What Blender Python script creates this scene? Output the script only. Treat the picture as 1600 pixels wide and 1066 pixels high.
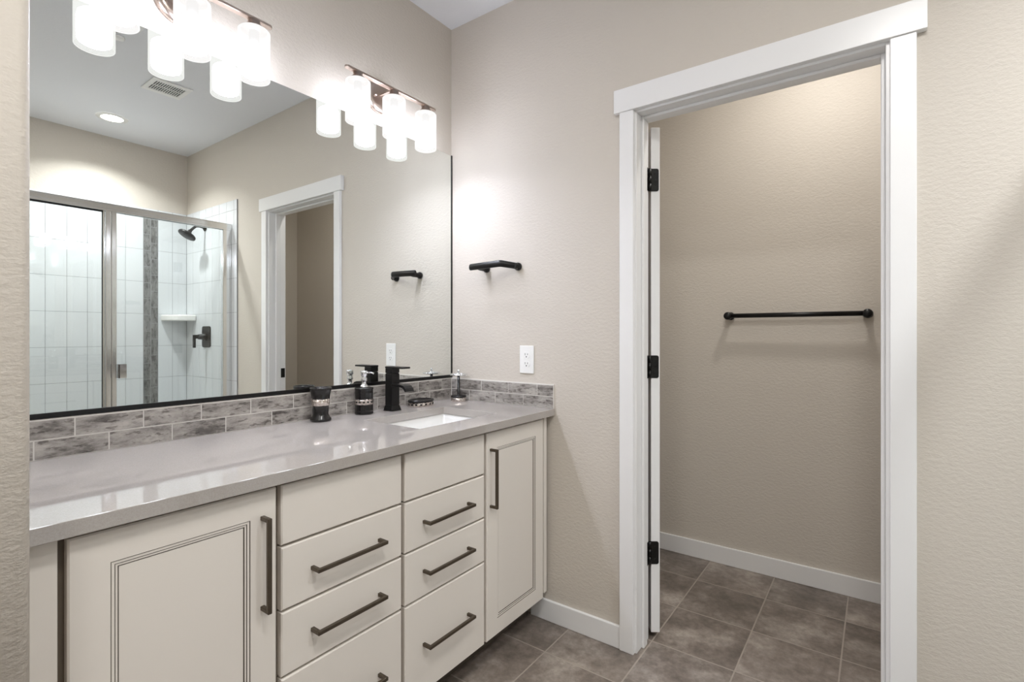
import bpy, bmesh, math, random
from mathutils import Vector, Matrix
PI = math.pi
random.seed(4)
S = bpy.context.scene
COL = S.collection
for o in list(bpy.data.objects):
    bpy.data.objects.remove(o)

# ------------------------------------------------------------------ camera
cd = bpy.data.cameras.new('camera')
cam = bpy.data.objects.new('camera', cd)
COL.objects.link(cam)
cam.location = (1.6886, -1.8199, 1.2102)
cam.rotation_euler = (PI / 2, 0, 0.6283)
cd.sensor_width = 36
cd.lens = 787.5 / 1600 * 36
cd.shift_y = -10.9 / 1600
cd.clip_start = 0.02
S.camera = cam

# ------------------------------------------------------------------ colour management, sampling
S.view_settings.view_transform = 'Standard'
S.view_settings.look = 'None'
S.view_settings.exposure = 0.40
S.view_settings.gamma = 1.0
S.view_settings.use_curve_mapping = False
S.cycles.max_bounces = 14
S.cycles.diffuse_bounces = 7
S.cycles.glossy_bounces = 8
S.cycles.transparent_max_bounces = 24
S.cycles.transmission_bounces = 8
S.cycles.sample_clamp_indirect = 12
S.cycles.use_denoising = True

# ------------------------------------------------------------------ light levels
BULB = 94.0          # vanity bulbs (emission)
SHADE = 0.80         # frosted shade glow
SHOWER_W = 11.5      # recessed light in the shower
TOILET_W = 6.6      # recessed light in the toilet room
ROOM_FILL_W = 22.0        # added, unseen ceiling fill lights of the main room
SKY = 0.5            # fill daylight through the added window behind the camera

w = bpy.data.worlds.new('sky')
S.world = w
w.use_nodes = True
w.node_tree.nodes['Background'].inputs[0].default_value = (0.93, 0.97, 1.0, 1)
w.node_tree.nodes['Background'].inputs[1].default_value = SKY

def area_disc(name, loc, size, watts, color, spread=PI, parent=None):
    l = bpy.data.lights.new(name, 'AREA')
    l.shape = 'DISK'; l.size = size; l.energy = watts; l.color = color; l.spread = spread
    o = bpy.data.objects.new(name, l)
    COL.objects.link(o)
    o.parent = parent
    o.location = loc
    return o

# ------------------------------------------------------------------ material helpers
def mat(name, base=(0.8, 0.8, 0.8), rough=0.5, metal=0.0, spec=0.5, coat=0.0):
    m = bpy.data.materials.new(name)
    m.use_nodes = True
    b = m.node_tree.nodes['Principled BSDF']
    b.inputs['Base Color'].default_value = (*base, 1)
    b.inputs['Roughness'].default_value = rough
    b.inputs['Metallic'].default_value = metal
    b.inputs['Specular IOR Level'].default_value = spec
    b.inputs['Coat Weight'].default_value = coat
    return m

def N(m, t, **kw):
    n = m.node_tree.nodes.new(t)
    for k, v in kw.items():
        setattr(n, k, v)
    return n

def L(m, a, b):
    m.node_tree.links.new(a, b)

def bsdf(m):
    return m.node_tree.nodes['Principled BSDF']

def srgb(r, g, b):
    f = lambda c: (c / 255 / 12.92) if c / 255 <= 0.04045 else ((c / 255 + 0.055) / 1.055) ** 2.4
    return (f(r), f(g), f(b))

def coords(m, scale=(1, 1, 1)):
    tc = N(m, 'ShaderNodeTexCoord')
    mp = N(m, 'ShaderNodeMapping')
    mp.inputs['Scale'].default_value = scale
    L(m, tc.outputs['Object'], mp.inputs['Vector'])
    return mp.outputs['Vector']

def noise(m, vec, scale, detail=4, rough=0.5):
    n = N(m, 'ShaderNodeTexNoise')
    n.inputs['Scale'].default_value = scale
    n.inputs['Detail'].default_value = detail
    n.inputs['Roughness'].default_value = rough
    L(m, vec, n.inputs['Vector'])
    return n.outputs['Fac']

def ramp(m, fac, stops):
    r = N(m, 'ShaderNodeValToRGB')
    e = r.color_ramp.elements
    while len(e) < len(stops):
        e.new(0.5)
    for el, (p, c) in zip(e, stops):
        el.position = p
        el.color = (*c, 1)
    L(m, fac, r.inputs['Fac'])
    return r.outputs['Color']

def bump(m, height, strength, dist):
    b = N(m, 'ShaderNodeBump')
    b.inputs['Strength'].default_value = strength
    b.inputs['Distance'].default_value = dist
    L(m, height, b.inputs['Height'])
    L(m, b.outputs['Normal'], bsdf(m).inputs['Normal'])

def math_node(m, op, a, b=None, c=None):
    n = N(m, 'ShaderNodeMath', operation=op)
    for i, v in enumerate((a, b, c)):
        if v is None:
            continue
        if isinstance(v, (int, float)):
            n.inputs[i].default_value = v
        else:
            L(m, v, n.inputs[i])
    return n.outputs[0]

# ------------------------------------------------------------------ materials
def paint(name, col, strength):
    m = mat(name, col, 0.55, spec=0.3)
    v = coords(m, (1, 1, 1.7))
    n1 = noise(m, v, 62, 3, 0.55)
    n2 = noise(m, v, 190, 2, 0.5)
    h = math_node(m, 'ADD', math_node(m, 'MULTIPLY', n1, 1.0), math_node(m, 'MULTIPLY', n2, 0.35))
    bump(m, h, strength, 0.006)
    return m

M = {}
M['wall'] = paint('greige_wall_paint', srgb(206, 199, 189), 0.30)
M['ceiling'] = paint('ceiling_paint', srgb(230, 232, 236), 0.10)
M['trim'] = mat('white_trim_paint', srgb(236, 236, 236), 0.30)
M['cabinet'] = mat('off_white_cabinet_paint', srgb(227, 221, 213), 0.36)
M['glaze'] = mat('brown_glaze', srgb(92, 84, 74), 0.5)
M['frame'] = mat('glaze_and_shade_face_frame', srgb(98, 88, 76), 0.5)  # glaze tone darkened further to paint in the shadow of the door gaps
M['bronze'] = mat('brushed_bronze', srgb(98, 89, 78), 0.38, 0.85)
M['black'] = mat('matte_black_metal', srgb(17, 16, 16), 0.36, 0.0, 0.35)
M['blackgloss'] = mat('black_lacquer', srgb(24, 22, 22), 0.22)
M['chrome'] = mat('chrome', (0.83, 0.84, 0.86), 0.09, 1.0)
M['brushed'] = mat('brushed_aluminium', (0.78, 0.78, 0.78), 0.13, 1.0)
M['nickel'] = mat('brushed_nickel', srgb(188, 174, 165), 0.28, 1.0)
M['white'] = mat('white_plastic', srgb(240, 240, 238), 0.3)
M['porcelain'] = mat('white_porcelain', srgb(236, 236, 234), 0.08)
M['dark'] = mat('dark_slot', srgb(14, 14, 14), 0.6)
M['grout'] = mat('white_grout', srgb(222, 219, 214), 0.7)
M['greygrout'] = mat('grey_grout', srgb(150, 151, 153), 0.7)
M['silverband'] = mat('hammered_silver_band', srgb(214, 205, 198), 0.24, 1.0)
v = coords(M['silverband'])
vo = N(M['silverband'], 'ShaderNodeTexVoronoi'); vo.inputs['Scale'].default_value = 130
L(M['silverband'], v, vo.inputs['Vector'])
bump(M['silverband'], vo.outputs['Distance'], 0.6, 0.004)

# mirror
M['mirror'] = mat('mirror_silvering', (0.86, 0.885, 0.865), 0.0, 1.0)

# quartz counter
m = M['quartz'] = mat('taupe_quartz', srgb(146, 138, 130), 0.05, spec=0.8)
v = coords(m)
f = noise(m, v, 420, 3, 0.7)
L(m, ramp(m, f, [(0.3, srgb(164, 158, 152)), (0.7, srgb(178, 172, 167))]), bsdf(m).inputs['Base Color'])

# wood-look grey tile
def woodtile(name, scale, light, mid, dark):
    m = mat(name, mid, 0.28)
    v = coords(m, scale)
    isl = N(m, 'ShaderNodeNewGeometry').outputs['Random Per Island']
    off = N(m, 'ShaderNodeCombineXYZ')
    k = math_node(m, 'MULTIPLY', isl, 57.0)
    for i in range(3):
        L(m, k, off.inputs[i])
    add = N(m, 'ShaderNodeVectorMath', operation='ADD')
    L(m, v, add.inputs[0]); L(m, off.outputs[0], add.inputs[1])
    vv = add.outputs[0]
    n1 = noise(m, vv, 1.1, 7, 0.66)
    n2 = noise(m, vv, 3.1, 6, 0.62)
    n3 = noise(m, vv, 9.0, 5, 0.75)
    base = ramp(m, n1, [(0.36, dark), (0.47, mid), (0.64, light)])
    spots = ramp(m, n2, [(0.55, (1, 1, 1)), (0.63, (0.42, 0.40, 0.39))])
    fine = ramp(m, n3, [(0.34, (0.72, 0.71, 0.70)), (0.50, (1, 1, 1))])
    mx = N(m, 'ShaderNodeMix', data_type='RGBA', blend_type='MULTIPLY'); mx.inputs[0].default_value = 1
    L(m, base, mx.inputs[6]); L(m, spots, mx.inputs[7])
    mx2 = N(m, 'ShaderNodeMix', data_type='RGBA', blend_type='MULTIPLY'); mx2.inputs[0].default_value = 0.8
    L(m, mx.outputs[2], mx2.inputs[6]); L(m, fine, mx2.inputs[7])
    L(m, mx2.outputs[2], bsdf(m).inputs['Base Color'])
    return m
M['wood_h'] = woodtile('grey_wood_look_tile', (10, 10, 30), srgb(186, 181, 175), srgb(152, 147, 142), srgb(98, 93, 89))
M['wood_v'] = woodtile('grey_wood_look_strip', (30, 30, 10), srgb(140, 140, 139), srgb(116, 116, 115), srgb(80, 80, 79))

# glossy white shower tile with slight waviness
m = M['whitetile'] = mat('glossy_white_tile', srgb(216, 219, 222), 0.06)
v = coords(m)
bump(m, noise(m, v, 5, 1, 0.4), 0.12, 0.02)

# floor tile
m = M['floor'] = mat('slate_look_floor_tile', srgb(118, 108, 100), 0.36)
tc = N(m, 'ShaderNodeTexCoord')
sx = N(m, 'ShaderNodeSeparateXYZ'); L(m, tc.outputs['Object'], sx.inputs[0])
P_ = 0.305
u = math_node(m, 'DIVIDE', math_node(m, 'SUBTRACT', sx.outputs[0], 0.967 - 10 * P_), P_)
vv_ = math_node(m, 'DIVIDE', math_node(m, 'SUBTRACT', sx.outputs[1], 0.112 - 20 * P_), P_)
def edge(a):
    fr = math_node(m, 'FRACT', a)
    return math_node(m, 'SUBTRACT', 0.5, math_node(m, 'ABSOLUTE', math_node(m, 'SUBTRACT', fr, 0.5)))
ed = math_node(m, 'MINIMUM', edge(u), edge(vv_))
g = N(m, 'ShaderNodeMapRange'); g.interpolation_type = 'SMOOTHSTEP'
g.inputs['From Min'].default_value = 0.006; g.inputs['From Max'].default_value = 0.0115
L(m, ed, g.inputs['Value'])
tileid = N(m, 'ShaderNodeCombineXYZ')
L(m, math_node(m, 'FLOOR', u), tileid.inputs[0]); L(m, math_node(m, 'FLOOR', vv_), tileid.inputs[1])
wn = N(m, 'ShaderNodeTexWhiteNoise'); L(m, tileid.outputs[0], wn.inputs['Vector'])
sc = N(m, 'ShaderNodeVectorMath', operation='SCALE'); sc.inputs['Scale'].default_value = 9.0
L(m, wn.outputs['Color'], sc.inputs[0])
ad = N(m, 'ShaderNodeVectorMath', operation='ADD')
L(m, tc.outputs['Object'], ad.inputs[0]); L(m, sc.outputs[0], ad.inputs[1])
n1 = noise(m, ad.outputs[0], 5.5, 7, 0.62)
n2 = noise(m, ad.outputs[0], 38, 5, 0.7)
c1 = ramp(m, n1, [(0.28, srgb(92, 84, 77)), (0.50, srgb(130, 120, 112)), (0.72, srgb(172, 163, 154))])
c2 = ramp(m, n2, [(0.32, (0.70, 0.69, 0.68)), (0.64, (1.16, 1.16, 1.16))])
mx = N(m, 'ShaderNodeMix', data_type='RGBA', blend_type='MULTIPLY'); mx.inputs[0].default_value = 0.9
L(m, c1, mx.inputs[6]); L(m, c2, mx.inputs[7])
br = N(m, 'ShaderNodeMapRange'); br.inputs['To Min'].default_value = 0.88; br.inputs['To Max'].default_value = 1.1
L(m, wn.outputs['Value'], br.inputs['Value'])
mv = N(m, 'ShaderNodeVectorMath', operation='SCALE')
L(m, mx.outputs[2], mv.inputs[0]); L(m, br.outputs[0], mv.inputs['Scale'])
mg = N(m, 'ShaderNodeMix', data_type='RGBA')
mg.inputs[6].default_value = (*srgb(160, 150, 140), 1)
L(m, g.outputs[0], mg.inputs[0]); L(m, mv.outputs[0], mg.inputs[7])
L(m, mg.outputs[2], bsdf(m).inputs['Base Color'])
hh = math_node(m, 'ADD', g.outputs[0], math_node(m, 'MULTIPLY', n2, 0.25))
bump(m, hh, 0.35, 0.002)

# clear shower glass: transparent with angle-dependent reflection
def glassmat(name, tint):
    m = bpy.data.materials.new(name); m.use_nodes = True
    nt = m.node_tree; nt.nodes.clear()
    out = N(m, 'ShaderNodeOutputMaterial')
    tr = N(m, 'ShaderNodeBsdfTransparent'); tr.inputs[0].default_value = (*tint, 1)
    gl = N(m, 'ShaderNodeBsdfGlossy'); gl.inputs['Roughness'].default_value = 0.0
    gl.inputs[0].default_value = (1, 1, 1, 1)
    lw = N(m, 'ShaderNodeLayerWeight'); lw.inputs['Blend'].default_value = 0.5
    p5 = math_node(m, 'POWER', lw.outputs['Facing'], 5.0)
    fac = math_node(m, 'MULTIPLY_ADD', p5, 0.95, 0.045)
    mix = N(m, 'ShaderNodeMixShader')
    L(m, fac, mix.inputs[0]); L(m, tr.outputs[0], mix.inputs[1]); L(m, gl.outputs[0], mix.inputs[2])
    L(m, mix.outputs[0], out.inputs[0])
    return m
M['glass'] = glassmat('clear_shower_glass', (0.965, 0.98, 0.975))
M['pane'] = glassmat('fill_window_glass', (0.98, 0.99, 0.99))

def emit(name, col, s):
    m = bpy.data.materials.new(name); m.use_nodes = True
    m.node_tree.nodes.clear()
    out = N(m, 'ShaderNodeOutputMaterial'); e = N(m, 'ShaderNodeEmission')
    e.inputs[0].default_value = (*col, 1); e.inputs[1].default_value = s
    L(m, e.outputs[0], out.inputs[0])
    return m
M['bulb'] = emit('lit_bulb', (0.955, 0.99, 1.15), BULB)
M['lens'] = emit('lit_lens', (1.0, 0.96, 0.9), 14)

m = bpy.data.materials.new('frosted_shade_glass'); m.use_nodes = True
m.node_tree.nodes.clear()
out = N(m, 'ShaderNodeOutputMaterial'); e = N(m, 'ShaderNodeEmission')
e.inputs[0].default_value = (1, 0.985, 0.97, 1); e.inputs[1].default_value = SHADE
tr = N(m, 'ShaderNodeBsdfTransparent'); tr.inputs[0].default_value = (1, 1, 1, 1)
mixs = N(m, 'ShaderNodeMixShader'); mixs.inputs[0].default_value = 0.875
ads = N(m, 'ShaderNodeAddShader')
L(m, tr.outputs[0], mixs.inputs[1]); L(m, e.outputs[0], mixs.inputs[2])
L(m, mixs.outputs[0], out.inputs[0])
M['shade'] = m

# ------------------------------------------------------------------ mesh helpers
def box(bm, x0, x1, y0, y1, z0, z1, mi=0):
    vs = [bm.verts.new(p) for p in [(x0, y0, z0), (x1, y0, z0), (x1, y1, z0), (x0, y1, z0),
                                    (x0, y0, z1), (x1, y0, z1), (x1, y1, z1), (x0, y1, z1)]]
    for f in ((0, 3, 2, 1), (4, 5, 6, 7), (0, 1, 5, 4), (1, 2, 6, 5), (2, 3, 7, 6), (3, 0, 4, 7)):
        fc = bm.faces.new([vs[i] for i in f]); fc.material_index = mi
    return vs

def lathe(bm, prof, seg=48, center=(0, 0, 0), axis='z', mi=None, sx=1.0, sy=1.0):
    """prof: list of (radius, height[, material])"""
    rings = []
    for p in prof:
        r, h = p[0], p[1]
        ring = []
        for i in range(seg):
            a = 2 * PI * i / seg
            q = Vector((r * math.cos(a) * sx, r * math.sin(a) * sy, h))
            if axis == 'y': q = Vector((q.x, -q.z, q.y))
            if axis == '-y': q = Vector((q.x, q.z, -q.y))
            if axis == 'x': q = Vector((q.z, q.x, q.y))
            ring.append(bm.verts.new(q + Vector(center)))
        rings.append(ring)
    for k in range(len(rings) - 1):
        for i in range(seg):
            j = (i + 1) % seg
            fc = bm.faces.new((rings[k][i], rings[k][j], rings[k + 1][j], rings[k + 1][i]))
            fc.smooth = True
            if len(prof[k]) > 2: fc.material_index = prof[k][2]
    for ring, idx in ((rings[0], 0), (rings[-1], -1)):
        if prof[idx][0] > 1e-5:
            fc = bm.faces.new(ring if idx else list(reversed(ring)))
            if len(prof[idx]) > 2: fc.material_index = prof[idx][2]
    return rings

def tube(bm, pts, r, seg=16, sx=1.0, caps=True, up=Vector((0, 0, 1))):
    """sweep an ellipse (r*sx sideways, r along up) along a polyline"""
    pts = [Vector(p) for p in pts]
    rings = []
    for i, p in enumerate(pts):
        if i == 0: t = pts[1] - pts[0]
        elif i == len(pts) - 1: t = pts[-1] - pts[-2]
        else: t = (pts[i] - pts[i - 1]).normalized() + (pts[i + 1] - pts[i]).normalized()
        t.normalize()
        u = up if abs(t.dot(up)) < 0.95 else Vector((1, 0, 0))
        s = t.cross(u).normalized(); n = s.cross(t).normalized()
        k = 1.0
        if 0 < i < len(pts) - 1:
            c = (pts[i] - pts[i - 1]).normalized().dot(t)
            k = 1 / max(c, 0.5)
        rr = r[i] if isinstance(r, (list, tuple)) else r
        rings.append([bm.verts.new(p + s * rr * sx * k * math.cos(2 * PI * a / seg) + n * rr * math.sin(2 * PI * a / seg)) for a in range(seg)])
    for a, b in zip(rings, rings[1:]):
        for i in range(seg):
            j = (i + 1) % seg
            f = bm.faces.new((a[i], a[j], b[j], b[i])); f.smooth = True
    if caps:
        bm.faces.new(list(reversed(rings[0]))); bm.faces.new(rings[-1])

def prism(bm, pts, axis, a0, a1, mi=0):
    """extrude a 2D polygon: axis 'y' -> pts are (x,z); 'x' -> (y,z); 'z' -> (x,y)"""
    def mk(p, a):
        return {'y': (p[0], a, p[1]), 'x': (a, p[0], p[1]), 'z': (p[0], p[1], a)}[axis]
    A = [bm.verts.new(mk(p, a0)) for p in pts]; B = [bm.verts.new(mk(p, a1)) for p in pts]
    n = len(pts)
    fs = [bm.faces.new(A), bm.faces.new(list(reversed(B)))]
    for i in range(n):
        fs.append(bm.faces.new((A[i], B[i], B[(i + 1) % n], A[(i + 1) % n])))
    for f in fs: f.material_index = mi
    return fs

def obj(name, bm, mats, parent=None, bevel=0.0, bseg=2, loc=None, smooth=False):
    bmesh.ops.recalc_face_normals(bm, faces=bm.faces)
    me = bpy.data.meshes.new(name)
    bm.to_mesh(me); bm.free()
    o = bpy.data.objects.new(name, me)
    COL.objects.link(o)
    for mm in (mats if isinstance(mats, (list, tuple)) else [mats]):
        me.materials.append(M[mm] if isinstance(mm, str) else mm)
    if parent is not None:
        o.parent = parent
    if loc is not None:
        o.location = loc
    if bevel:
        b = o.modifiers.new('bevel', 'BEVEL'); b.width = bevel; b.segments = bseg
        b.limit_method = 'ANGLE'; b.angle_limit = math.radians(40)
        b.harden_normals = False
    return o

def BM():
    return bmesh.new()

def boxobj(name, dims, m_, parent=None, bevel=0.0):
    bm = BM(); box(bm, *dims)
    return obj(name, bm, m_, parent, bevel)

def tag(o, label, cat, group=None):
    o['label'] = label; o['category'] = cat
    if group: o['group'] = group
    return o

def thing(name, label, cat, loc=(0, 0, 0), rotz=0.0, group=None):
    o = bpy.data.objects.new(name, None)
    o.empty_display_size = 0.05
    COL.objects.link(o)
    o.location = loc; o.rotation_euler = (0, 0, rotz)
    return tag(o, label, cat, group)

def struct(o):
    o['kind'] = 'structure'
    return o

def copy_tree(o, parent=None):
    c = o.copy(); COL.objects.link(c)
    if parent is not None: c.parent = parent
    for ch in list(o.children):
        copy_tree(ch, c)
    return c

# ------------------------------------------------------------------ room shell
W, H, YB = 3.008, 2.697, -3.30          # right wall, ceiling, back wall
YT = 0.985                              # back wall of the toilet room
JL, JR, JH = 0.950, 1.706, 2.048        # door opening inside the jambs

struct(boxobj('floor', (-0.12, W + 0.12, YB - 0.12, YT + 0.12, -0.1, 0.0), 'floor'))
struct(boxobj('ceiling', (-0.12, W + 0.12, YB - 0.12, YT + 0.12, H, H + 0.1), 'ceiling'))
struct(boxobj('wall_left', (-0.12, 0.0, YB, YT + 0.12, 0.0, H), 'wall'))
struct(boxobj('wall_right', (W, W + 0.12, YB, YT + 0.12, 0.0, H), 'wall'))
bm = BM()
prism(bm, [(0, 0), (JL - 0.02, 0), (JL - 0.02, JH + 0.02), (JR + 0.02, JH + 0.02), (JR + 0.02, 0), (W, 0), (W, H), (0, H)], 'y', 0.0, 0.118)
struct(obj('wall_far', bm, 'wall'))
struct(boxobj('wall_toilet_room', (0, W, YT, YT + 0.12, 0, H), 'wall'))
# short wall beside the vanity, rounded plaster corners at its end
bm = BM()
xe, y1, y0, r = 0.665, -1.632, -1.752, 0.016
pts = [(0, y0), (0, y1)]
for k in range(7):
    a = PI / 2 - k * PI / 12
    pts.append((xe - r + r * math.cos(a), y1 - r + r * math.sin(a)))
for k in range(7):
    a = -k * PI / 12
    pts.append((xe - r + r * math.cos(a), y0 + r + r * math.sin(a)))
for f in prism(bm, pts, 'z', 0, H): f.smooth = len(f.verts) == 4
stub = struct(obj('wall_partition', bm, 'wall'))
# back wall behind the camera, with a window added for fill daylight
bm = BM()
wx0, wx1, wz0, wz1 = 1.0, 2.5, 0.95, 2.15
box(bm, 0, wx0, YB - 0.12, YB, 0, H); box(bm, wx1, W, YB - 0.12, YB, 0, H)
box(bm, wx0, wx1, YB - 0.12, YB, 0, wz0); box(bm, wx0, wx1, YB - 0.12, YB, wz1, H)
struct(obj('wall_back', bm, 'wall'))
win = bpy.data.objects.new('fill_window_1', None); COL.objects.link(win); struct(win)
bm = BM()
for a in ((wx0, wx0 + .05, wz0, wz1), (wx1 - .05, wx1, wz0, wz1), (wx0 + .05, wx1 - .05, wz0, wz0 + .05), (wx0 + .05, wx1 - .05, wz1 - .05, wz1), (1.735, 1.765, wz0 + .05, wz1 - .05)):
    box(bm, a[0], a[1], YB - 0.09, YB - 0.03, a[2], a[3])
obj('fill_window_frame', bm, 'trim', win)
boxobj('fill_window_pane', (wx0 + .05, wx1 - .05, YB - 0.064, YB - 0.058, wz0 + .05, wz1 - .05), 'pane', win)

# end wall of the shower recess
struct(boxobj('wall_shower_end', (2.16, W, -1.67, -1.55, 0, H), 'wall'))

# baseboards
def baseboard(name, x0, x1, y0, y1, h=0.087):
    return struct(boxobj(name, (x0, x1, y0, y1, 0, h), 'trim', None, 0.003))
baseboard('baseboard_far', 0.475, 0.887, -0.014, 0)
baseboard('baseboard_far_right', 1.776, 2.13, -0.014, 0)
baseboard('baseboard_toilet_room', 0.0, W, YT - 0.014, YT, 0.092)

# door trim: jambs, stops, casing, header, strike plate
trim = bpy.data.objects.new('trim_1', None); COL.objects.link(trim); struct(trim)
bm = BM()
box(bm, JL - .02, JL, -0.001, 0.119, 0, JH + .02); box(bm, JR, JR + .02, -0.001, 0.119, 0, JH + .02)
box(bm, JL, JR, -0.001, 0.119, JH, JH + .02)
obj('door_jamb', bm, 'trim', trim, 0.0015)
bm = BM()
box(bm, JL, JL + .011, 0.044, 0.08, 0, JH); box(bm, JR - .011, JR, 0.044, 0.08, 0, JH)
box(bm, JL + .011, JR - .011, 0.044, 0.08, JH - .011, JH)
obj('door_stop', bm, 'trim', trim, 0.003)
boxobj('side_casing', (0.887, 0.943, -0.018, 0, 0, 2.056), 'trim', trim, 0.002)
boxobj('side_casing', (1.716, 1.776, -0.018, 0, 0, 2.056), 'trim', trim, 0.002)
boxobj('head_casing', (0.866, 1.799, -0.0235, 0, 2.056, 2.144), 'trim', trim, 0.002)
sp = boxobj('strike_plate', (JR - 0.0025, JR, 0.083, 0.113, 0.905, 0.97), 'black', trim, 0.001)
sp['label'] = 'black metal strike plate'

# open door leaf, hinged on the left jamb, swung into the toilet room
door = bpy.data.objects.new('door_1', None); COL.objects.link(door); struct(door)
door.location = (0.957, 0.129, 0)
door.rotation_euler = (0, 0, math.radians(125))
LW = 0.745
bm = BM()
# local x runs along the leaf, local y = -thickness..0 (the -y side faces the room when closed)
T = 0.035
box(bm, 0, LW, -T, 0, 0.022, 2.033)
obj('door_leaf', bm, 'trim', door, 0.002)
for side in (0, 1):
    for (a, b) in ((0.16, 0.92), (1.05, 1.9)):
        bm = BM()
        yy = 0 if side == 0 else -T
        s = 1 if side == 0 else -1
        for k in ((0.12, LW - .12, a, a + .02), (0.12, LW - .12, b - .02, b), (0.12, 0.14, a + .02, b - .02), (LW - .14, LW - .12, a + .02, b - .02)):
            box(bm, k[0], k[1], min(yy, yy + s * .004), max(yy, yy + s * .004), k[2], k[3])
        obj('panel_molding', bm, 'trim', door, 0.001)
for side in (1, -1):
    bm = BM()
    yc = 0 if side == 1 else -T
    lathe(bm, [(0.026, 0), (0.026, 0.006), (0.01, 0.008), (0.01, 0.035), (0.02, 0.04), (0.026, 0.052), (0.02, 0.064), (0.0001, 0.066)], 24, (LW - .065, yc, 0.94), '-y' if side == 1 else 'y')
    obj('door_knob', bm, 'black', door)
for hz in (1.823, 1.080, 0.340):
    h = bpy.data.objects.new('hinge', None); COL.objects.link(h); h.parent = door
    h['label'] = 'black hinge'
    bm = BM()
    # rounded plate on the leaf's hinge edge (local x = 0 plane)
    hh_, t0, t1, rr = 0.045, -0.030, 0.004, 0.008
    pts = [(t1, hz - hh_), (t1, hz + hh_)]
    for k in range(5):
        a = PI / 2 + k * PI / 8
        pts.append((t0 + rr + rr * math.cos(a), hz + hh_ - rr + rr * math.sin(a)))
    for k in range(5):
        a = PI + k * PI / 8
        pts.append((t0 + rr + rr * math.cos(a), hz - hh_ + rr + rr * math.sin(a)))
    prism(bm, pts, 'x', -0.0025, 0.001)
    obj('hinge_plate', bm, 'black', h)
    bm = BM()
    for k in range(3):
        lathe(bm, [(0.006, hz - hh_ + k * .03 + .0005), (0.006, hz - hh_ + (k + 1) * .03 - .0005)], 16, (-0.004, 0.006, 0))
    obj('hinge_barrel', bm, 'black', h)
    bm = BM()
    for sz_ in (-0.025, 0.0, 0.025):
        lathe(bm, [(0.0032, 0), (0.0028, 0.0012)], 12, (-0.0025, -0.014 - 0.005 * (sz_ == 0), hz + sz_), 'x')
    for v_ in bm.verts: v_.co.x = -0.0025 - (v_.co.x + 0.0025)
    obj('screw', bm, 'black', h)
    # plate let into the jamb
    bm = BM(); box(bm, JL - .0005, JL + .0018, 0.085, 0.1185, hz - hh_, hz + hh_)
    obj('hinge_plate', bm, 'black', trim)['label'] = 'black hinge leaf let into the jamb'

# ------------------------------------------------------------------ vanity cabinet
van = thing('vanity_cabinet', 'long off-white vanity cabinet with brown glazed doors and drawers under the taupe counter', 'cabinet', (0.28, -0.82, 0))
VX, VY = -0.28, 0.82      # world -> local offset
def vb(dims):
    x0, x1, y0, y1, z0, z1 = dims
    return (x0 + VX, x1 + VX, y0 + VY, y1 + VY, z0, z1)
XF = 0.565                # door face
XC = 0.545                # carcass face
bm = BM()
box(bm, *vb((0.003, XC - .02, -1.60, -0.035, 0.10, 0.118)))
box(bm, *vb((0.003, 0.018, -1.60, -0.035, 0.118, 0.864)))
box(bm, *vb((0.003, XC - .02, -1.618, -1.60, 0.10, 0.866)))
box(bm, *vb((0.003, XC - .02, -0.035, -0.018, 0.10, 0.866)))
obj('carcass', bm, 'cabinet', van)
bm = BM()
for y0_, y1_ in ((-1.618, -1.56), (-1.215, -1.17), (-0.835, -0.79), (-0.455, -0.41), (-0.06, -0.018)):
    box(bm, *vb((XC - .02, XC, y0_, y1_, 0.10, 0.866)))
for y0_, y1_ in ((-1.56, -1.215), (-1.17, -0.835), (-0.79, -0.455), (-0.41, -0.06)):
    box(bm, *vb((XC - .02, XC, y0_, y1_, 0.10, 0.135)))
    box(bm, *vb((XC - .02, XC, y0_, y1_, 0.83, 0.866)))
for y0_, y1_ in ((-1.17, -0.835), (-0.79, -0.455)):
    for z_ in (0.405, 0.56, 0.713):
        box(bm, *vb((XC - .02, XC, y0_, y1_, z_ - .02, z_ + .02)))
obj('face_frame', bm, 'frame', van)
bm = BM(); box(bm, *vb((XC - .02, 0.56, -0.040, -0.018, 0.128, 0.864)))
obj('filler_strip', bm, 'cabinet', van, 0.001)
bm = BM(); box(bm, *vb((XC - .02, 0.556, -1.629, -1.580, 0.128, 0.864)))
obj('filler_strip', bm, 'cabinet', van, 0.001)
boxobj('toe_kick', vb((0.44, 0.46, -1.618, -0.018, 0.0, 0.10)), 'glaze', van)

def rings_panel(bm, y0, y1, z0, z1, rings, back):
    """nested rectangles: (inset, depth from face, material of the band that starts here)"""
    loops = []
    for ins, d, mi in rings:
        x = XF - d
        loops.append([bm.verts.new((x + VX, yy + VY, zz)) for yy, zz in ((y0 + ins, z0 + ins), (y1 - ins, z0 + ins), (y1 - ins, z1 - ins), (y0 + ins, z1 - ins))])
    for k in range(len(loops) - 1):
        for i in range(4):
            j = (i + 1) % 4
            f = bm.faces.new((loops[k][i], loops[k][j], loops[k + 1][j], loops[k + 1][i]))
            f.material_index = rings[k][2]
    f = bm.faces.new(loops[-1]); f.material_index = rings[-1][2]
    b = [bm.verts.new((back + VX, yy + VY, zz)) for yy, zz in ((y0, z0), (y1, z0), (y1, z1), (y0, z1))]
    for i in range(4):
        j = (i + 1) % 4
        bm.faces.new((b[i], b[j], loops[0][j], loops[0][i]))
    bm.faces.new(list(reversed(b)))

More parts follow.
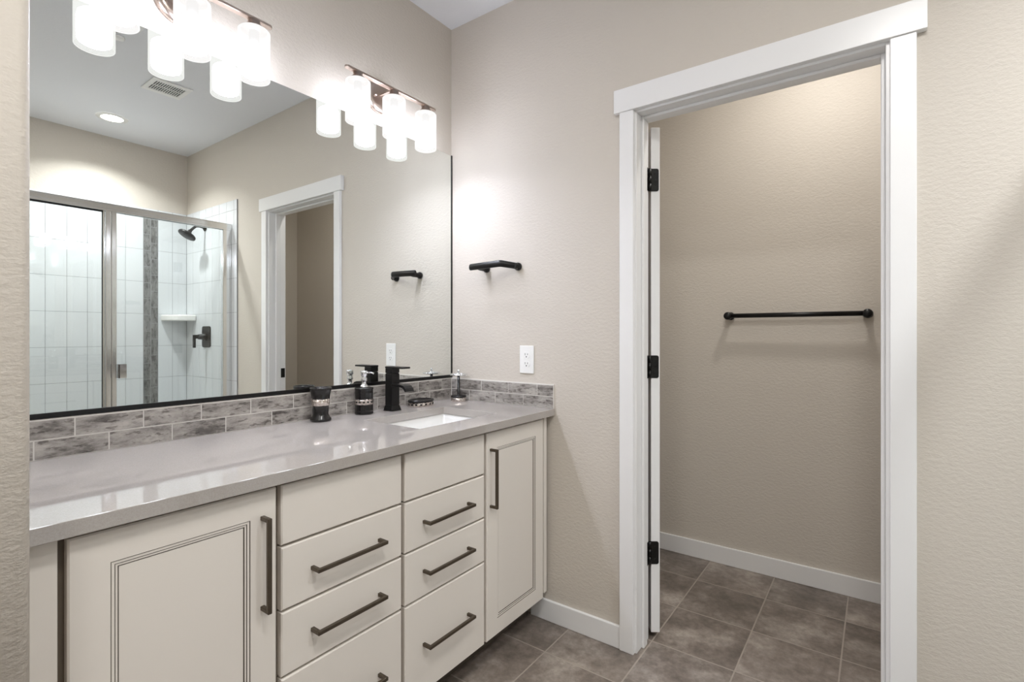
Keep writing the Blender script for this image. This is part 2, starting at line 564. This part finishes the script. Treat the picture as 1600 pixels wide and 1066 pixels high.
def handle(parent, y, z, length, vertical):
    bm = BM()
    s = 0.0048; x0 = XF - 0.001 + VX; x1 = XF + 0.034 + VX
    h = length / 2
    if vertical:
        box(bm, x1 - 2 * s, x1, y - s + VY, y + s + VY, z - h, z + h)
        for e in (-1, 1):
            zc = z + e * (h - s)
            box(bm, x0, x1 - 2 * s + .0005, y - s + VY, y + s + VY, zc - s, zc + s)
    else:
        box(bm, x1 - 2 * s, x1, y - h + VY, y + h + VY, z - s, z + s)
        for e in (-1, 1):
            yc = y + e * (h - s) + VY
            box(bm, x0, x1 - 2 * s + .0005, yc - s, yc + s, z - s, z + s)
    o = obj('handle', bm, 'bronze', parent, 0.0015)
    o['label'] = 'square bronze bar handle'
    return o

def vdoor(y0, y1, hy):
    bm = BM()
    i0 = 0.060
    rings = [(0, 0.003, 0), (0.003, 0, 0), (i0, 0, 1), (i0 + .0016, .0018, 0), (i0 + .0018, .0012, 0), (i0 + .0062, .0016, 1),
             (i0 + .0078, .0034, 0), (i0 + .008, .0026, 0), (i0 + .0112, .003, 1), (i0 + .0135, .005, 0), (i0 + .0137, .0045, 0)]
    rings_panel(bm, y0, y1, 0.114, 0.857, rings, XC)
    d = obj('door', bm, ['cabinet', 'glaze'], van)
    handle(d, hy, 0.694, 0.212, True)
vdoor(-1.569, -1.198, -1.231)
vdoor(-0.425, -0.052, -0.404)
rows = [(0.717, 0.857, None), (0.564, 0.711, 0.637), (0.409, 0.558, 0.486), (0.114, 0.403, 0.262)]
for y0_, y1_, hc in ((-1.186, -0.820, -1.0045), (-0.807, -0.438, -0.630)):
    for z0_, z1_, hz in rows:
        bm = BM()
        rings_panel(bm, y0_, y1_, z0_, z1_, [(0, 0.003, 0), (0.003, 0, 0)], XC)
        d = obj('drawer', bm, ['cabinet', 'glaze'], van)
        if hz: handle(d, hc, hz, 0.214, False)

# ------------------------------------------------------------------ counter, sink, backsplash
KZ, KX = 0.8963, 0.589
SX0, SX1, SY0, SY1 = 0.172, 0.462, -0.650, -0.236
bm = BM()
xs = [0.002, SX0, SX1, KX]; ys = [-1.630, SY0, SY1, -0.002]
top = [[bm.verts.new((x, y, KZ)) for y in ys] for x in xs]
bot = [[bm.verts.new((x, y, KZ - 0.029)) for y in ys] for x in xs]
for i in range(3):
    for j in range(3):
        if i == 1 and j == 1: continue
        bm.faces.new((top[i][j], top[i + 1][j], top[i + 1][j + 1], top[i][j + 1]))
        bm.faces.new((bot[i][j], bot[i][j + 1], bot[i + 1][j + 1], bot[i + 1][j]))
for k in range(3):
    bm.faces.new((top[0][k], top[0][k + 1], bot[0][k + 1], bot[0][k])); bm.faces.new((top[3][k], bot[3][k], bot[3][k + 1], top[3][k + 1]))
    bm.faces.new((top[k][0], bot[k][0], bot[k + 1][0], top[k + 1][0])); bm.faces.new((top[k][3], top[k + 1][3], bot[k + 1][3], bot[k][3]))
a, b, c, d = (1, 1), (2, 1), (2, 2), (1, 2)
for p_, q_ in ((a, b), (b, c), (c, d), (d, a)):
    bm.faces.new((top[p_[0]][p_[1]], top[q_[0]][q_[1]], bot[q_[0]][q_[1]], bot[p_[0]][p_[1]]))
tag(obj('countertop', bm, 'quartz', None, 0.0012), 'glossy taupe quartz countertop with a rectangular sink cutout, on the white vanity', 'countertop')

sink = thing('sink', 'white rectangular undermount basin set into the taupe countertop', 'sink', (0.317, -0.443, KZ - 0.03))
bm = BM()
hx, hy = (SX1 - SX0) / 2 + .004, (SY1 - SY0) / 2 + .004
def rrect(hx, hy, r, z, n=6):
    out = []
    for cx, cy, a0 in ((hx - r, hy - r, 0), (-hx + r, hy - r, PI / 2), (-hx + r, -hy + r, PI), (hx - r, -hy + r, 1.5 * PI)):
        for k in range(n + 1):
            a = a0 + k * PI / 2 / n
            out.append((cx + r * math.cos(a), cy + r * math.sin(a), z))
    return out
prof = [(hx + .02, hy + .02, .02, 0), (hx, hy, .012, 0), (hx - .004, hy - .004, .016, -.02), (hx - .012, hy - .012, .022, -.11),
        (hx - .03, hy - .03, .03, -.135), (hx - .08, hy - .1, .03, -.142), (.02, .02, .018, -.146)]
loops = [[bm.verts.new(p) for p in rrect(*q)] for q in prof]
n = len(loops[0])
for A, B in zip(loops, loops[1:]):
    for i in range(n):
        f = bm.faces.new((A[i], A[(i + 1) % n], B[(i + 1) % n], B[i])); f.smooth = True
bm.faces.new(loops[-1])
o = obj('basin', bm, 'porcelain', sink)
sm = o.modifiers.new('shell', 'SOLIDIFY'); sm.thickness = 0.008; sm.offset = -1
bm = BM(); lathe(bm, [(0.0001, .004), (0.012, .004), (0.014, .002), (0.02, .003), (0.022, 0)], 24, (0, 0, -.1455))
obj('drain', bm, 'black', sink)

# backsplash: two courses of grey wood-look tile on white grout
bm = BM()
ST = 0.0085
Z0, Z1 = KZ + .0005, 0.998
box(bm, 0.0005, ST - .0015, -1.630, -0.0005, Z0, Z1, 0)
box(bm, ST - .0015, KX - .003, -(ST - .0015), -0.0005, Z0, Z1, 0)
c0, c1_, c2_, c3 = KZ + .003, 0.9445, 0.9485, 0.9935
G = 0.0018
def course_y(start, z0, z1):
    y = start
    edges = []
    while y > -1.63: edges.append(y); y -= 0.1505
    edges = [-0.009] + edges + [-1.630]
    for a, b in zip(edges, edges[1:]):
        box(bm, ST - .002, ST, b + G, a - G, z0, z1, 1)
def course_x(start, z0, z1):
    x = start; edges = []
    while x < KX - .01: edges.append(x); x += 0.1545
    edges = [0.010] + edges + [KX - .003]
    for a, b in zip(edges, edges[1:]):
        box(bm, a + G, b - G, -ST, -(ST - .002), z0, z1, 1)
course_y(-0.075, c2_, c3); course_y(-0.154, c0, c1_)
course_x(0.042, c2_, c3); course_x(0.123, c0, c1_)
tag(obj('tile_backsplash', bm, ['grout', 'wood_h'], None), 'L-shaped backsplash of two courses of grey wood-look tile with white grout, behind the counter', 'backsplash')

# ------------------------------------------------------------------ mirror
mir = thing('wall_mirror', 'large frameless wall mirror with black bottom channel above the grey backsplash', 'mirror', (0, -0.815, 1.0))
bm = BM(); box(bm, 0.0005, 0.005, -0.812, 0.808, 0.002, 1.080)
obj('mirror_glass', bm, 'mirror', mir)
bm = BM()
box(bm, 0.0005, 0.009, -0.813, 0.813, -0.0005, 0.002)
box(bm, 0.0052, 0.009, -0.813, 0.813, 0.002, 0.0125)
obj('bottom_channel', bm, 'black', mir)
bm = BM(); box(bm, 0.0005, 0.0075, 0.808, 0.8145, 0.0125, 1.080)
obj('side_channel', bm, 'black', mir)

# ------------------------------------------------------------------ vanity light bars
def make_fixture(label, y):
    t = thing('vanity_light', label, 'wall light', (0, y, 2.19), 0, 'vanity lights above the mirror')
    bm = BM()
    lathe(bm, [(0.066, 0.0005), (0.066, 0.012), (0.058, 0.021), (0.045, 0.023), (0.0001, 0.0235)], 48, (0, 0, 0.004), 'x')
    for v_ in bm.verts: v_.co.y *= 1.02
    obj('back_plate', bm, 'nickel', t, 0)
    for s in (-0.035, 0.035):
        bm = BM(); lathe(bm, [(0.006, 0.023), (0.006, 0.03), (0.0001, 0.034)], 16, (0, s, 0), 'x')
        obj('cap_nut', bm, 'nickel', t)
    bm = BM(); box(bm, 0.02, 0.088, -0.012, 0.012, 0.004, 0.014)
    obj('arm', bm, 'nickel', t, 0.002)
    bm = BM()
    pts = []
    for k in range(9):
        a = PI / 2 - k * PI / 8
        pts.append((0.222 + 0.011 * math.cos(a), 0.011 * math.sin(a)))
    pts += [(-p, -q) for p, q in pts]
    prism(bm, [(y_, 0.098 + x_) for y_, x_ in pts], 'z', 0.007, 0.015)
    for v_ in bm.verts: v_.co.x, v_.co.y = v_.co.y, v_.co.x
    obj('bar', bm, 'nickel', t, 0.001)
    for s in (-0.176, 0, 0.176):
        bm = BM()
        lathe(bm, [(0.018, 0.008), (0.018, -0.006), (0.028, -0.012), (0.036, -0.022), (0.0375, -0.026), (0.0001, -0.0265)], 32, (0.098, s, 0))
        obj('shade_holder', bm, 'nickel', t)
        bm = BM()
        ri, ro = 0.0435, 0.0465
        lathe(bm, [(0.034, -0.0225), (ro - .004, -0.0235), (ro, -0.028), (ro, -0.176), (ro - .0015, -0.178), (ri, -0.176)], 48, (0.098, s, 0))
        for f in [f for f in bm.faces if len(f.verts) > 4]: bm.faces.remove(f)
        sh = obj('lamp_shade', bm, 'shade', t)
        sh['label'] = 'frosted white glass cylinder shade'
        bm = BM()
        lathe(bm, [(0.013, -0.0275), (0.015, -0.032), (0.015, -0.070), (0.0001, -0.0705)], 24, (0.098, s, 0))
        obj('socket', bm, 'dark', sh)
        bm = BM()
        lathe(bm, [(0.0001, -0.074), (0.013, -0.0745), (0.030, -0.079), (0.0375, -0.086), (0.0395, -0.096), (0.0395, -0.156), (0.0375, -0.163), (0.030, -0.168), (0.0001, -0.170)], 24, (0.098, s, 0))
        b_ = obj('bulb', bm, 'bulb', sh)
    return t
make_fixture('three-shade nickel vanity light above the mirror, near the far corner above the faucet', -0.445)
make_fixture('three-shade nickel vanity light above the mirror, cut by the top of the photo', -1.189)

# ------------------------------------------------------------------ counter accessories
t = thing('faucet', 'tall matte black single-lever faucet with a flat waterfall spout behind the sink', 'faucet', (0.072, -0.432, KZ))
bm = BM()
for z0_, z1_, a0, a1 in ((0, .004, .0265, .0265), (.004, .022, .0255, .021), (.022, .152, .0205, .0205), (.154, .174, .0205, .0205)):
    A = [bm.verts.new((x * a0, y * a0, z0_)) for x, y in ((-1, -1), (1, -1), (1, 1), (-1, 1))]
    B = [bm.verts.new((x * a1, y * a1, z1_)) for x, y in ((-1, -1), (1, -1), (1, 1), (-1, 1))]
    for i in range(4): bm.faces.new((A[i], A[(i + 1) % 4], B[(i + 1) % 4], B[i]))
    bm.faces.new(list(reversed(A))); bm.faces.new(B)
box(bm, -.018, .018, -.018, .018, .151, .155)
obj('faucet_body', bm, 'black', t, 0.002)
bm = BM()
path = [(0.018, .112), (0.075, .110), (0.090, .106), (0.101, .097), (0.107, .085)]
prof = []
th = 0.010
for k, (x, z) in enumerate(path):
    prof.append((x, z))
inner = [(0.018, .112 - .013), (0.070, .110 - th), (0.081, .098), (0.090, .092), (0.097, .083)]
prism(bm, path + inner[::-1], 'y', -0.021, 0.021)
obj('spout', bm, 'black', t, 0.001)
bm = BM(); box(bm, -0.022, 0.085, -0.021, 0.021, 0.174, 0.181)
obj('lever', bm, 'black', t, 0.002)
bm = BM(); lathe(bm, [(0.003, 0), (0.003, 0.03), (0.007, 0.032), (0.007, 0.042), (0.0001, 0.044)], 16, (-0.024, -0.008, .018))
obj('lift_rod', bm, 'black', t)

t = thing('tumbler', 'black tumbler with a hammered silver band and flared foot, left of the soap dispenser', 'cup', (0.058, -0.752, KZ))
bm = BM()
R = [(0.030, 0.0), (0.0355, 0.001), (0.0365, 0.006), (0.035, 0.010), (0.028, 0.020), (0.0262, 0.026), (0.0275, 0.045), (0.0282, 0.058)]
lathe(bm, R + [(0.0292, 0.0585), (0.0312, 0.078), (0.0302, 0.079), (0.0345, 0.104), (0.0352, 0.108), (0.0372, 0.112), (0.0375, 0.119), (0.0365, 0.121), (0.0345, 0.119), (0.030, 0.08), (0.026, 0.03), (0.0001, 0.028)], 48)
obj('cup_body', bm, 'blackgloss', t)
bm = BM(); lathe(bm, [(0.0290, 0.0565), (0.0300, 0.058), (0.0325, 0.0785), (0.031, 0.080)], 48)
for f in [f for f in bm.faces if len(f.verts) > 4]: bm.faces.remove(f)
obj('band', bm, 'silverband', t)['label'] = 'hammered silver band'

t = thing('soap_dispenser', 'black soap dispenser with silver band and chrome pump, between tumbler and faucet', 'soap dispenser', (0.050, -0.556, KZ))
bm = BM()
prof = [(0.033, 0), (0.0352, 0.001), (0.0355, 0.004), (0.0345, 0.008), (0.0345, 0.014), (0.0352, 0.016), (0.0345, 0.018), (0.0345, 0.038),
        (0.0345, 0.058), (0.0345, 0.082), (0.0352, 0.084), (0.0345, 0.086), (0.0345, 0.096), (0.0358, 0.098), (0.0358, 0.102), (0.034, 0.104), (0.0001, 0.104)]
lathe(bm, prof, 48)
obj('bottle', bm, 'blackgloss', t)
bm = BM(); lathe(bm, [(0.034, 0.038), (0.0357, 0.0385), (0.0357, 0.0585), (0.034, 0.059)], 48)
for f in [f for f in bm.faces if len(f.verts) > 4]: bm.faces.remove(f)
obj('band', bm, 'silverband', t)['label'] = 'pierced silver band'
bm = BM()
for k in range(14):
    a = 2 * PI * (k + .5) / 14
    c = Matrix.Rotation(a, 4, 'Z')
    vs = box(bm, 0.0352, 0.0361, -0.0042, 0.0042, 0.0455, 0.0515)
    for v_ in vs: v_.co = c @ v_.co
obj('band_slot', bm, 'dark', t)
bm = BM()
lathe(bm, [(0.016, 0.104), (0.017, 0.106), (0.013, 0.112), (0.0085, 0.116), (0.0085, 0.128), (0.012, 0.131), (0.0125, 0.137), (0.0095, 0.143), (0.0095, 0.149), (0.013, 0.152), (0.0135, 0.166), (0.012, 0.169), (0.0001, 0.170)], 32)
obj('pump', bm, 'chrome', t)
bm = BM(); tube(bm, [(0.008, 0.0, 0.161), (0.030, 0.012, 0.162), (0.040, 0.017, 0.158)], [0.0042, 0.0036, 0.003], 12)
obj('nozzle', bm, 'chrome', t)

t = thing('soap_dish', 'low oval black-topped soap dish with a silver band, right of the faucet', 'soap dish', (0.062, -0.262, KZ))
def ell(prof): 
    b_ = BM(); lathe(b_, prof, 48, sx=0.046, sy=0.064); return b_
bm = ell([(0.94, 0), (0.97, 0.002), (0.97, 0.016), (0.93, 0.017)])
obj('band', bm, 'silverband', t)['label'] = 'pierced silver band'
bm = ell([(0.95, 0.0165), (1.0, 0.018), (1.01, 0.023), (0.98, 0.027), (0.90, 0.027), (0.82, 0.023), (0.0001, 0.021)])
obj('tray', bm, 'blackgloss', t)
bm = BM()
for k in range(16):
    a = 2 * PI * (k + .5) / 16
    px, py = 0.97 * 0.046 * math.cos(a), 0.97 * 0.064 * math.sin(a)
    nrm = math.atan2(math.sin(a) / 0.064, math.cos(a) / 0.046)
    vs = box(bm, -0.0006, 0.0008, -0.0045, 0.0045, 0.0055, 0.0125)
    for v_ in vs: v_.co = Matrix.Rotation(nrm, 4, 'Z') @ v_.co + Vector((px, py, 0))
obj('band_slot', bm, 'dark', t)

t = thing('toothbrush_holder', 'black post toothbrush holder with chrome top ring, in the counter corner', 'toothbrush holder', (0.094, -0.052, KZ))
bm = BM(); lathe(bm, [(0.034, 0), (0.0355, 0.002), (0.0355, 0.017), (0.034, 0.018), (0.0001, 0.018)], 48)
obj('base_band', bm, 'silverband', t)['label'] = 'silver band around the foot'
bm = BM(); lathe(bm, [(0.035, 0.0175), (0.0365, 0.019), (0.0365, 0.024), (0.034, 0.0265), (0.008, 0.028), (0.0068, 0.031), (0.0065, 0.117), (0.0001, 0.118)], 48)
obj('post', bm, 'blackgloss', t)
bm = BM()
nseg = 48; rr_, tt = 0.039, 0.0035
rings = []
for i in range(nseg):
    a = 2 * PI * i / nseg
    rings.append([bm.verts.new(((rr_ + tt * math.cos(b_)) * math.cos(a), (rr_ + tt * math.cos(b_)) * math.sin(a), 0.1235 + tt * 1.2 * math.sin(b_))) for b_ in [2 * PI * q / 10 for q in range(10)]])
for i in range(nseg):
    for q in range(10):
        f = bm.faces.new((rings[i][q], rings[(i + 1) % nseg][q], rings[(i + 1) % nseg][(q + 1) % 10], rings[i][(q + 1) % 10])); f.smooth = True
for k in range(4):
    a = k * PI / 2 + .5
    tube(bm, [(0, 0, 0.1235), (0.039 * math.cos(a), 0.039 * math.sin(a), 0.1235)], 0.0026, 10)
obj('top_ring', bm, 'chrome', t)
bm = BM(); lathe(bm, [(0.0085, 0.117), (0.0085, 0.129), (0.004, 0.132), (0.0035, 0.135), (0.006, 0.138), (0.0065, 0.142), (0.0045, 0.146), (0.0001, 0.1472)], 24)
obj('finial', bm, 'chrome', t)

# ------------------------------------------------------------------ black towel arm, towel bar, outlet
t = thing('towel_holder', 'short black open-ended hand towel holder on the wall above the outlet', 'towel holder', (0.285, 0, 1.515))
bm = BM()
zc = 0.0
pts = [(-0.102, -0.074, -0.001), (-0.098, -0.074, -0.001), (0.064, -0.074, 0.003), (0.073, -0.071, 0.003), (0.119, -0.024, -0.006), (0.124, -0.016, -0.007)]
tube(bm, pts, [0.0125, 0.015, 0.015, 0.015, 0.014, 0.0125], 20, sx=0.55)
obj('bar', bm, 'black', t)
for x in (-0.06, 0.118):
    bm = BM(); lathe(bm, [(0.0175, 0.0005), (0.0175, 0.010), (0.014, 0.014), (0.0125, 0.016), (0.0125, 0.05 if x < 0 else 0.03), (0.010, 0.069 if x < 0 else 0.034)], 28, (x, 0, 0), 'y')
    obj('post', bm, 'black', t, loc=(0, 0, -0.007 if x > 0 else -0.004))

t = thing('towel_bar', 'long straight black towel bar on the toilet room wall', 'towel bar', (1.358, YT, 1.303))
bm = BM(); tube(bm, [(-0.29, -0.062, 0), (0.29, -0.062, 0)], 0.0115, 20)
obj('bar', bm, 'black', t)
for x in (-0.293, 0.293):
    bm = BM(); lathe(bm, [(0.0205, 0.0005), (0.0205, 0.010), (0.0145, 0.018), (0.013, 0.022), (0.013, 0.040), (0.0155, 0.046), (0.0195, 0.055), (0.0195, 0.071), (0.0165, 0.078), (0.0001, 0.080)], 28, (x, 0, 0), 'y')
    obj('post', bm, 'black', t)

t = thing('wall_outlet', 'white duplex outlet on the wall above the far end of the backsplash', 'outlet', (0.449, 0, 1.099))
bm = BM(); box(bm, -0.037, 0.037, -0.006, -0.0005, -0.0605, 0.0605)
obj('cover_plate', bm, 'white', t, 0.003, 3)
for z in (-0.0195, 0.0195):
    bm = BM()
    pts = []
    for k in range(24):
        a = 2 * PI * k / 24
        pts.append((0.0168 * math.cos(a), max(-0.0135, min(0.0135, 0.0168 * math.sin(a))) + z))
    prism(bm, pts, 'y', -0.0078, -0.005)
    s_ = obj('socket', bm, 'white', t, 0.0006)
    bm = BM()
    box(bm, -0.0075, -0.0055, -0.0081, -0.0076, z - 0.001, z + 0.008)
    box(bm, 0.0055, 0.0075, -0.0081, -0.0076, z + 0.0, z + 0.007)
    lathe(bm, [(0.0026, 0.0076), (0.0026, 0.0081)], 16, (0, 0, z - 0.0075), 'y')
    obj('slot', bm, 'dark', s_)
bm = BM(); lathe(bm, [(0.0032, 0.0055), (0.0028, 0.0068)], 16, (0, 0, 0), 'y')
obj('screw', bm, 'white', t)

# ------------------------------------------------------------------ shower, seen in the mirror
TT = 0.009
bm = BM()
def tilewall(bm, plane, u_edges, z_edges, mi=1):
    for a, b in zip(u_edges, u_edges[1:]):
        for c, d in zip(z_edges, z_edges[1:]):
            g = 0.0013
            if plane == 'x': box(bm, W - TT, W - TT + .002, a + g, b - g, c + g, d - g, mi)
            else: box(bm, a + g, b - g, -TT, -TT + .002, c + g, d - g, mi)
zed = [0.10 + 0.0]
zed = [z for z in [0.0 + 0.1035 + 0.2535 * k for k in range(0, 9)] if z < 2.15] + [2.205]
zed = [0.06, 0.103] + [0.103 + 0.2535 * k for k in range(1, 9)] + [2.205]
box(bm, W - TT + .001, W - .0003, -1.55, -0.0005, 0.06, 2.205, 0)
yr = [-0.010, -0.115, -0.216]
yl = [-0.317 - 0.1155 * k for k in range(0, 11)]
yl = [y for y in yl if y > -1.5] + [-1.549]
tilewall(bm, 'x', sorted(yr), zed); tilewall(bm, 'x', sorted(yl), zed)
# the accent strip: two stacks of upright grey tiles, tile above and below
tilewall(bm, 'x', [-0.317, -0.216], [2.125, 2.205]); 
for k, (a, b) in enumerate(((-0.3155, -0.267), (-0.2655, -0.2175))):
    z = 2.122 + (0.0 if k else 0.0)
    z = 2.122; first = 0.060 if k else 0.123
    zz = [z, z - first]
    while zz[-1] > 0.2: zz.append(zz[-1] - 0.1275)
    zz.append(0.062)
    for c, d in zip(zz, zz[1:]):
        box(bm, W - TT - .0005, W - TT + .002, a + .0013, b - .0013, d + .0018, c - .0018, 2)
struct(obj('wall_right_tile', bm, ['greygrout', 'whitetile', 'wood_v']))
bm = BM()
box(bm, 2.141, W - TT, -TT + .001, -0.0003, 0.0, 2.205, 0)
tilewall(bm, 'y', [2.141, 2.187] + [2.187 + 0.1155 * k for k in range(1, 7)] + [W - TT - .001], [0.001] + zed[1:])
struct(obj('wall_far_tile', bm, ['greygrout', 'whitetile']))

bm = BM()
box(bm, 2.27, W - TT, -1.549, -TT, 0, 0.05)
box(bm, 2.17, 2.27, -1.549, -TT, 0, 0.11)
tag(obj('shower_pan', bm, 'porcelain', None, 0.008), 'white shower pan with raised curb under the glass enclosure', 'shower pan')

GX = 2.238
en = thing('shower_enclosure', 'silver framed clear glass shower enclosure seen in the mirror', 'shower enclosure', (GX, -0.78, 0.11))
def eb(name, x0, x1, y0, y1, z0, z1, m_, bev=0.0, parent=None):
    bm = BM(); box(bm, x0, x1, y0 + .78, y1 + .78, z0 - .11, z1 - .11)
    return obj(name, bm, m_, parent or en, bev)
bm = BM()
for x0_, x1_, z0_, z1_ in ((-.022, .022, 1.995, 2.022), (-.022, -.012, 1.980, 1.996), (.012, .022, 1.980, 1.996), (-.016, .016, 2.022, 2.03)):
    box(bm, x0_, x1_, -1.548 + .78, -TT - .0005 + .78, z0_ - .11, z1_ - .11)
obj('header_rail', bm, 'brushed', en, 0.002)
eb('sill_rail', -.02, .02, -1.548, -TT - .0005, 0.1105, 0.135, 'brushed', 0.002)
bm = BM()
for y0_, y1_, x0_ in ((-.778, -.768, .014), (-.766, -.738, .02), (-.736, -.708, .016)):
    box(bm, -x0_, x0_, y0_ + .78, y1_ + .78, 0.135 - .11, 1.995 - .11)
obj('center_post', bm, 'brushed', en, 0.004)
eb('wall_jamb', -.018, .018, -.070, -TT - .0005, 0.135, 1.995, 'brushed', 0.003)
eb('wall_jamb', -.018, .018, -1.548, -1.51, 0.135, 1.995, 'brushed', 0.003)
eb('glass_panel', -.003, .003, -1.515, -.775, 0.13, 1.99, 'glass')
eb('glass_panel', -.003, .003, -.712, -.067, 0.13, 1.99, 'glass')
eb('gasket', -.006, .006, -1.51, -.779, 1.972, 1.981, 'black')
eb('gasket', -.006, .006, -.7805, -.7775, 0.14, 1.975, 'black')
bm = BM()
box(bm, -.045, -.0035, -.706 + .78, -.700 + .78, 0.93 - .11, 1.02 - .11); box(bm, -.045, -.039, -.706 + .78, -.665 + .78, 0.93 - .11, 1.02 - .11)
obj('pull_handle', bm, 'chrome', en, 0.001)

t = thing('showerhead', 'black round shower head on a bent arm, seen in the mirror high in the shower', 'shower head', (2.655, -TT, 2.055))
bm = BM(); lathe(bm, [(0.028, 0.0005), (0.028, 0.005), (0.016, 0.014), (0.012, 0.016)], 28, (0, 0, 0), 'y')
obj('wall_flange', bm, 'black', t)
bm = BM(); tube(bm, [(0, -0.004, 0), (0, -0.045, 0.006), (0, -0.068, 0.002), (0, -0.085, -0.014), (0, -0.108, -0.040)], 0.0105, 16)
obj('arm', bm, 'black', t)
bm = BM()
lathe(bm, [(0.011, 0.0), (0.014, 0.004), (0.016, 0.016), (0.018, 0.024), (0.040, 0.032), (0.060, 0.038), (0.064, 0.044), (0.064, 0.054), (0.060, 0.057), (0.0001, 0.058)], 40)
rot = Matrix.Rotation(math.radians(180 - 32), 4, 'X')
for v_ in bm.verts: v_.co = rot @ v_.co + Vector((0, -0.106, -0.036))
obj('spray_head', bm, 'black', t)

t = thing('shower_valve', 'black rounded square shower valve with lever, seen in the mirror below the shower head', 'shower valve', (2.628, -TT, 1.188))
bm = BM()
prism(bm, [(p[0], p[1]) for p in rrect(0.072, 0.084, 0.022, 0)], 'y', -0.008, -0.0005)
obj('valve_plate', bm, 'black', t, 0.003)
bm = BM(); lathe(bm, [(0.03, 0.008), (0.028, 0.03), (0.022, 0.034), (0.020, 0.062), (0.0001, 0.063)], 28, (0, 0, 0), 'y')
obj('hub', bm, 'black', t)
bm = BM(); box(bm, -0.014, 0.014, -0.098, -0.05, -0.014, 0.016); box(bm, -0.014, 0.014, -0.098, -0.084, -0.085, 0.016)
obj('lever', bm, 'black', t, 0.003)

bm = BM()
pts = [(0, 0), (-0.19, 0), (-0.19, -0.012)]
for k in range(1, 12):
    a = k / 12
    pts.append((-0.19 + 0.178 * a + 0.0 - 0.035 * math.sin(a * PI), -0.012 - 0.178 * a - 0.035 * math.sin(a * PI)))
pts += [(-0.012, -0.19), (0, -0.19)]
prism(bm, pts, 'z', 0, 0.050)
sh = obj('corner_shelf', bm, 'porcelain', None, 0.012, 4, loc=(W - TT - .0008, -TT - .0008, 1.316))
tag(sh, 'white ceramic corner shelf seen in the mirror between shower valve and accent strip', 'shelf')

# ------------------------------------------------------------------ ceiling fittings
def recessed(label, x, y, watts, col, r=0.066, spread=PI, group=None):
    t = thing('recessed_light', label, 'ceiling light', (x, y, H), 0)
    bm = BM()
    lathe(bm, [(r, -0.0065), (r + .004, -0.008), (r + .026, -0.004), (r + .028, -0.0005)], 48)
    for f in [f for f in bm.faces if len(f.verts) > 4]: bm.faces.remove(f)
    obj('trim_ring', bm, 'white', t)
    bm = BM(); lathe(bm, [(0.0001, -0.0045), (r, -0.0045), (r, -0.0005), (0.0001, -0.0005)], 48)
    obj('lens', bm, 'lens', t)['label'] = 'glowing round lens'
    area_disc('lamp', (0, 0, -0.012), 2 * r, watts, col, spread, t)
    return t
WARM = (1.0, 0.985, 0.965)
recessed('round recessed light in the shower ceiling, glowing, seen in the mirror', 2.577, -0.634, SHOWER_W, (0.97, 0.985, 1.0), 0.062, 2.2)
recessed('round recessed light in the toilet room ceiling', 1.50, 0.44, TOILET_W, (1.0, 0.965, 0.92))
recessed('added unseen round fill light in the bathroom ceiling near the added window', 1.55, -2.50, ROOM_FILL_W * 0.42, WARM, 0.15)  # added room fill, behind the camera
recessed('added unseen round fill light in the bathroom ceiling before the shower', 1.82, -1.47, ROOM_FILL_W * 0.55, WARM, 0.15)  # added fill for the cabinet fronts, kept out of the mirror view

def register(label, cx, cy, sx_, sy_, nsl, name):
    t = thing(name, label, 'vent', (cx, cy, H))
    bm = BM()
    ix, iy = sx_ / 2 - 0.036, sy_ / 2 - 0.024
    z0_, z1_ = -0.007, -0.0005
    box(bm, -sx_ / 2, -ix, -sy_ / 2, sy_ / 2, z0_, z1_); box(bm, ix, sx_ / 2, -sy_ / 2, sy_ / 2, z0_, z1_)
    box(bm, -ix, ix, -sy_ / 2, -iy, z0_, z1_); box(bm, -ix, ix, iy, sy_ / 2, z0_, z1_)
    obj('frame', bm, 'white', t, 0.002)
    bm = BM(); box(bm, -ix, ix, -iy, iy, -0.0016, -0.0008)
    obj('duct_shade_sheet', bm, 'dark', t)  # flat black sheet painted as the shade inside the duct
    bm = BM()
    p = 2 * iy / nsl
    for k in range(nsl + 1):
        y = -iy + k * p
        y0_, y1_ = max(-iy, y - p * .18), min(iy, y + p * .18)
        box(bm, -ix, ix, y0_, y1_, -0.006, -0.002)
    for xx in (0,):
        box(bm, xx - .0025, xx + .0025, -iy, iy, -0.006, -0.002)
    obj('louver', bm, 'white', t)
register('square white ceiling register with dark slots, seen in the mirror near the shower light', 1.800, -0.580, 0.205, 0.206, 13, 'ceiling_vent')
register('white ceiling vent mostly hidden behind the left vanity light in the mirror', 1.13, -0.98, 0.24, 0.18, 11, 'ceiling_vent')
t = thing('sprinkler', 'tiny round fire sprinkler cover on the ceiling by the left vanity light reflection', 'sprinkler', (1.40, -0.94, H))
bm = BM(); lathe(bm, [(0.030, -0.0005), (0.030, -0.005), (0.024, -0.008), (0.0001, -0.0085)], 32)
obj('cover_plate', bm, 'white', t)
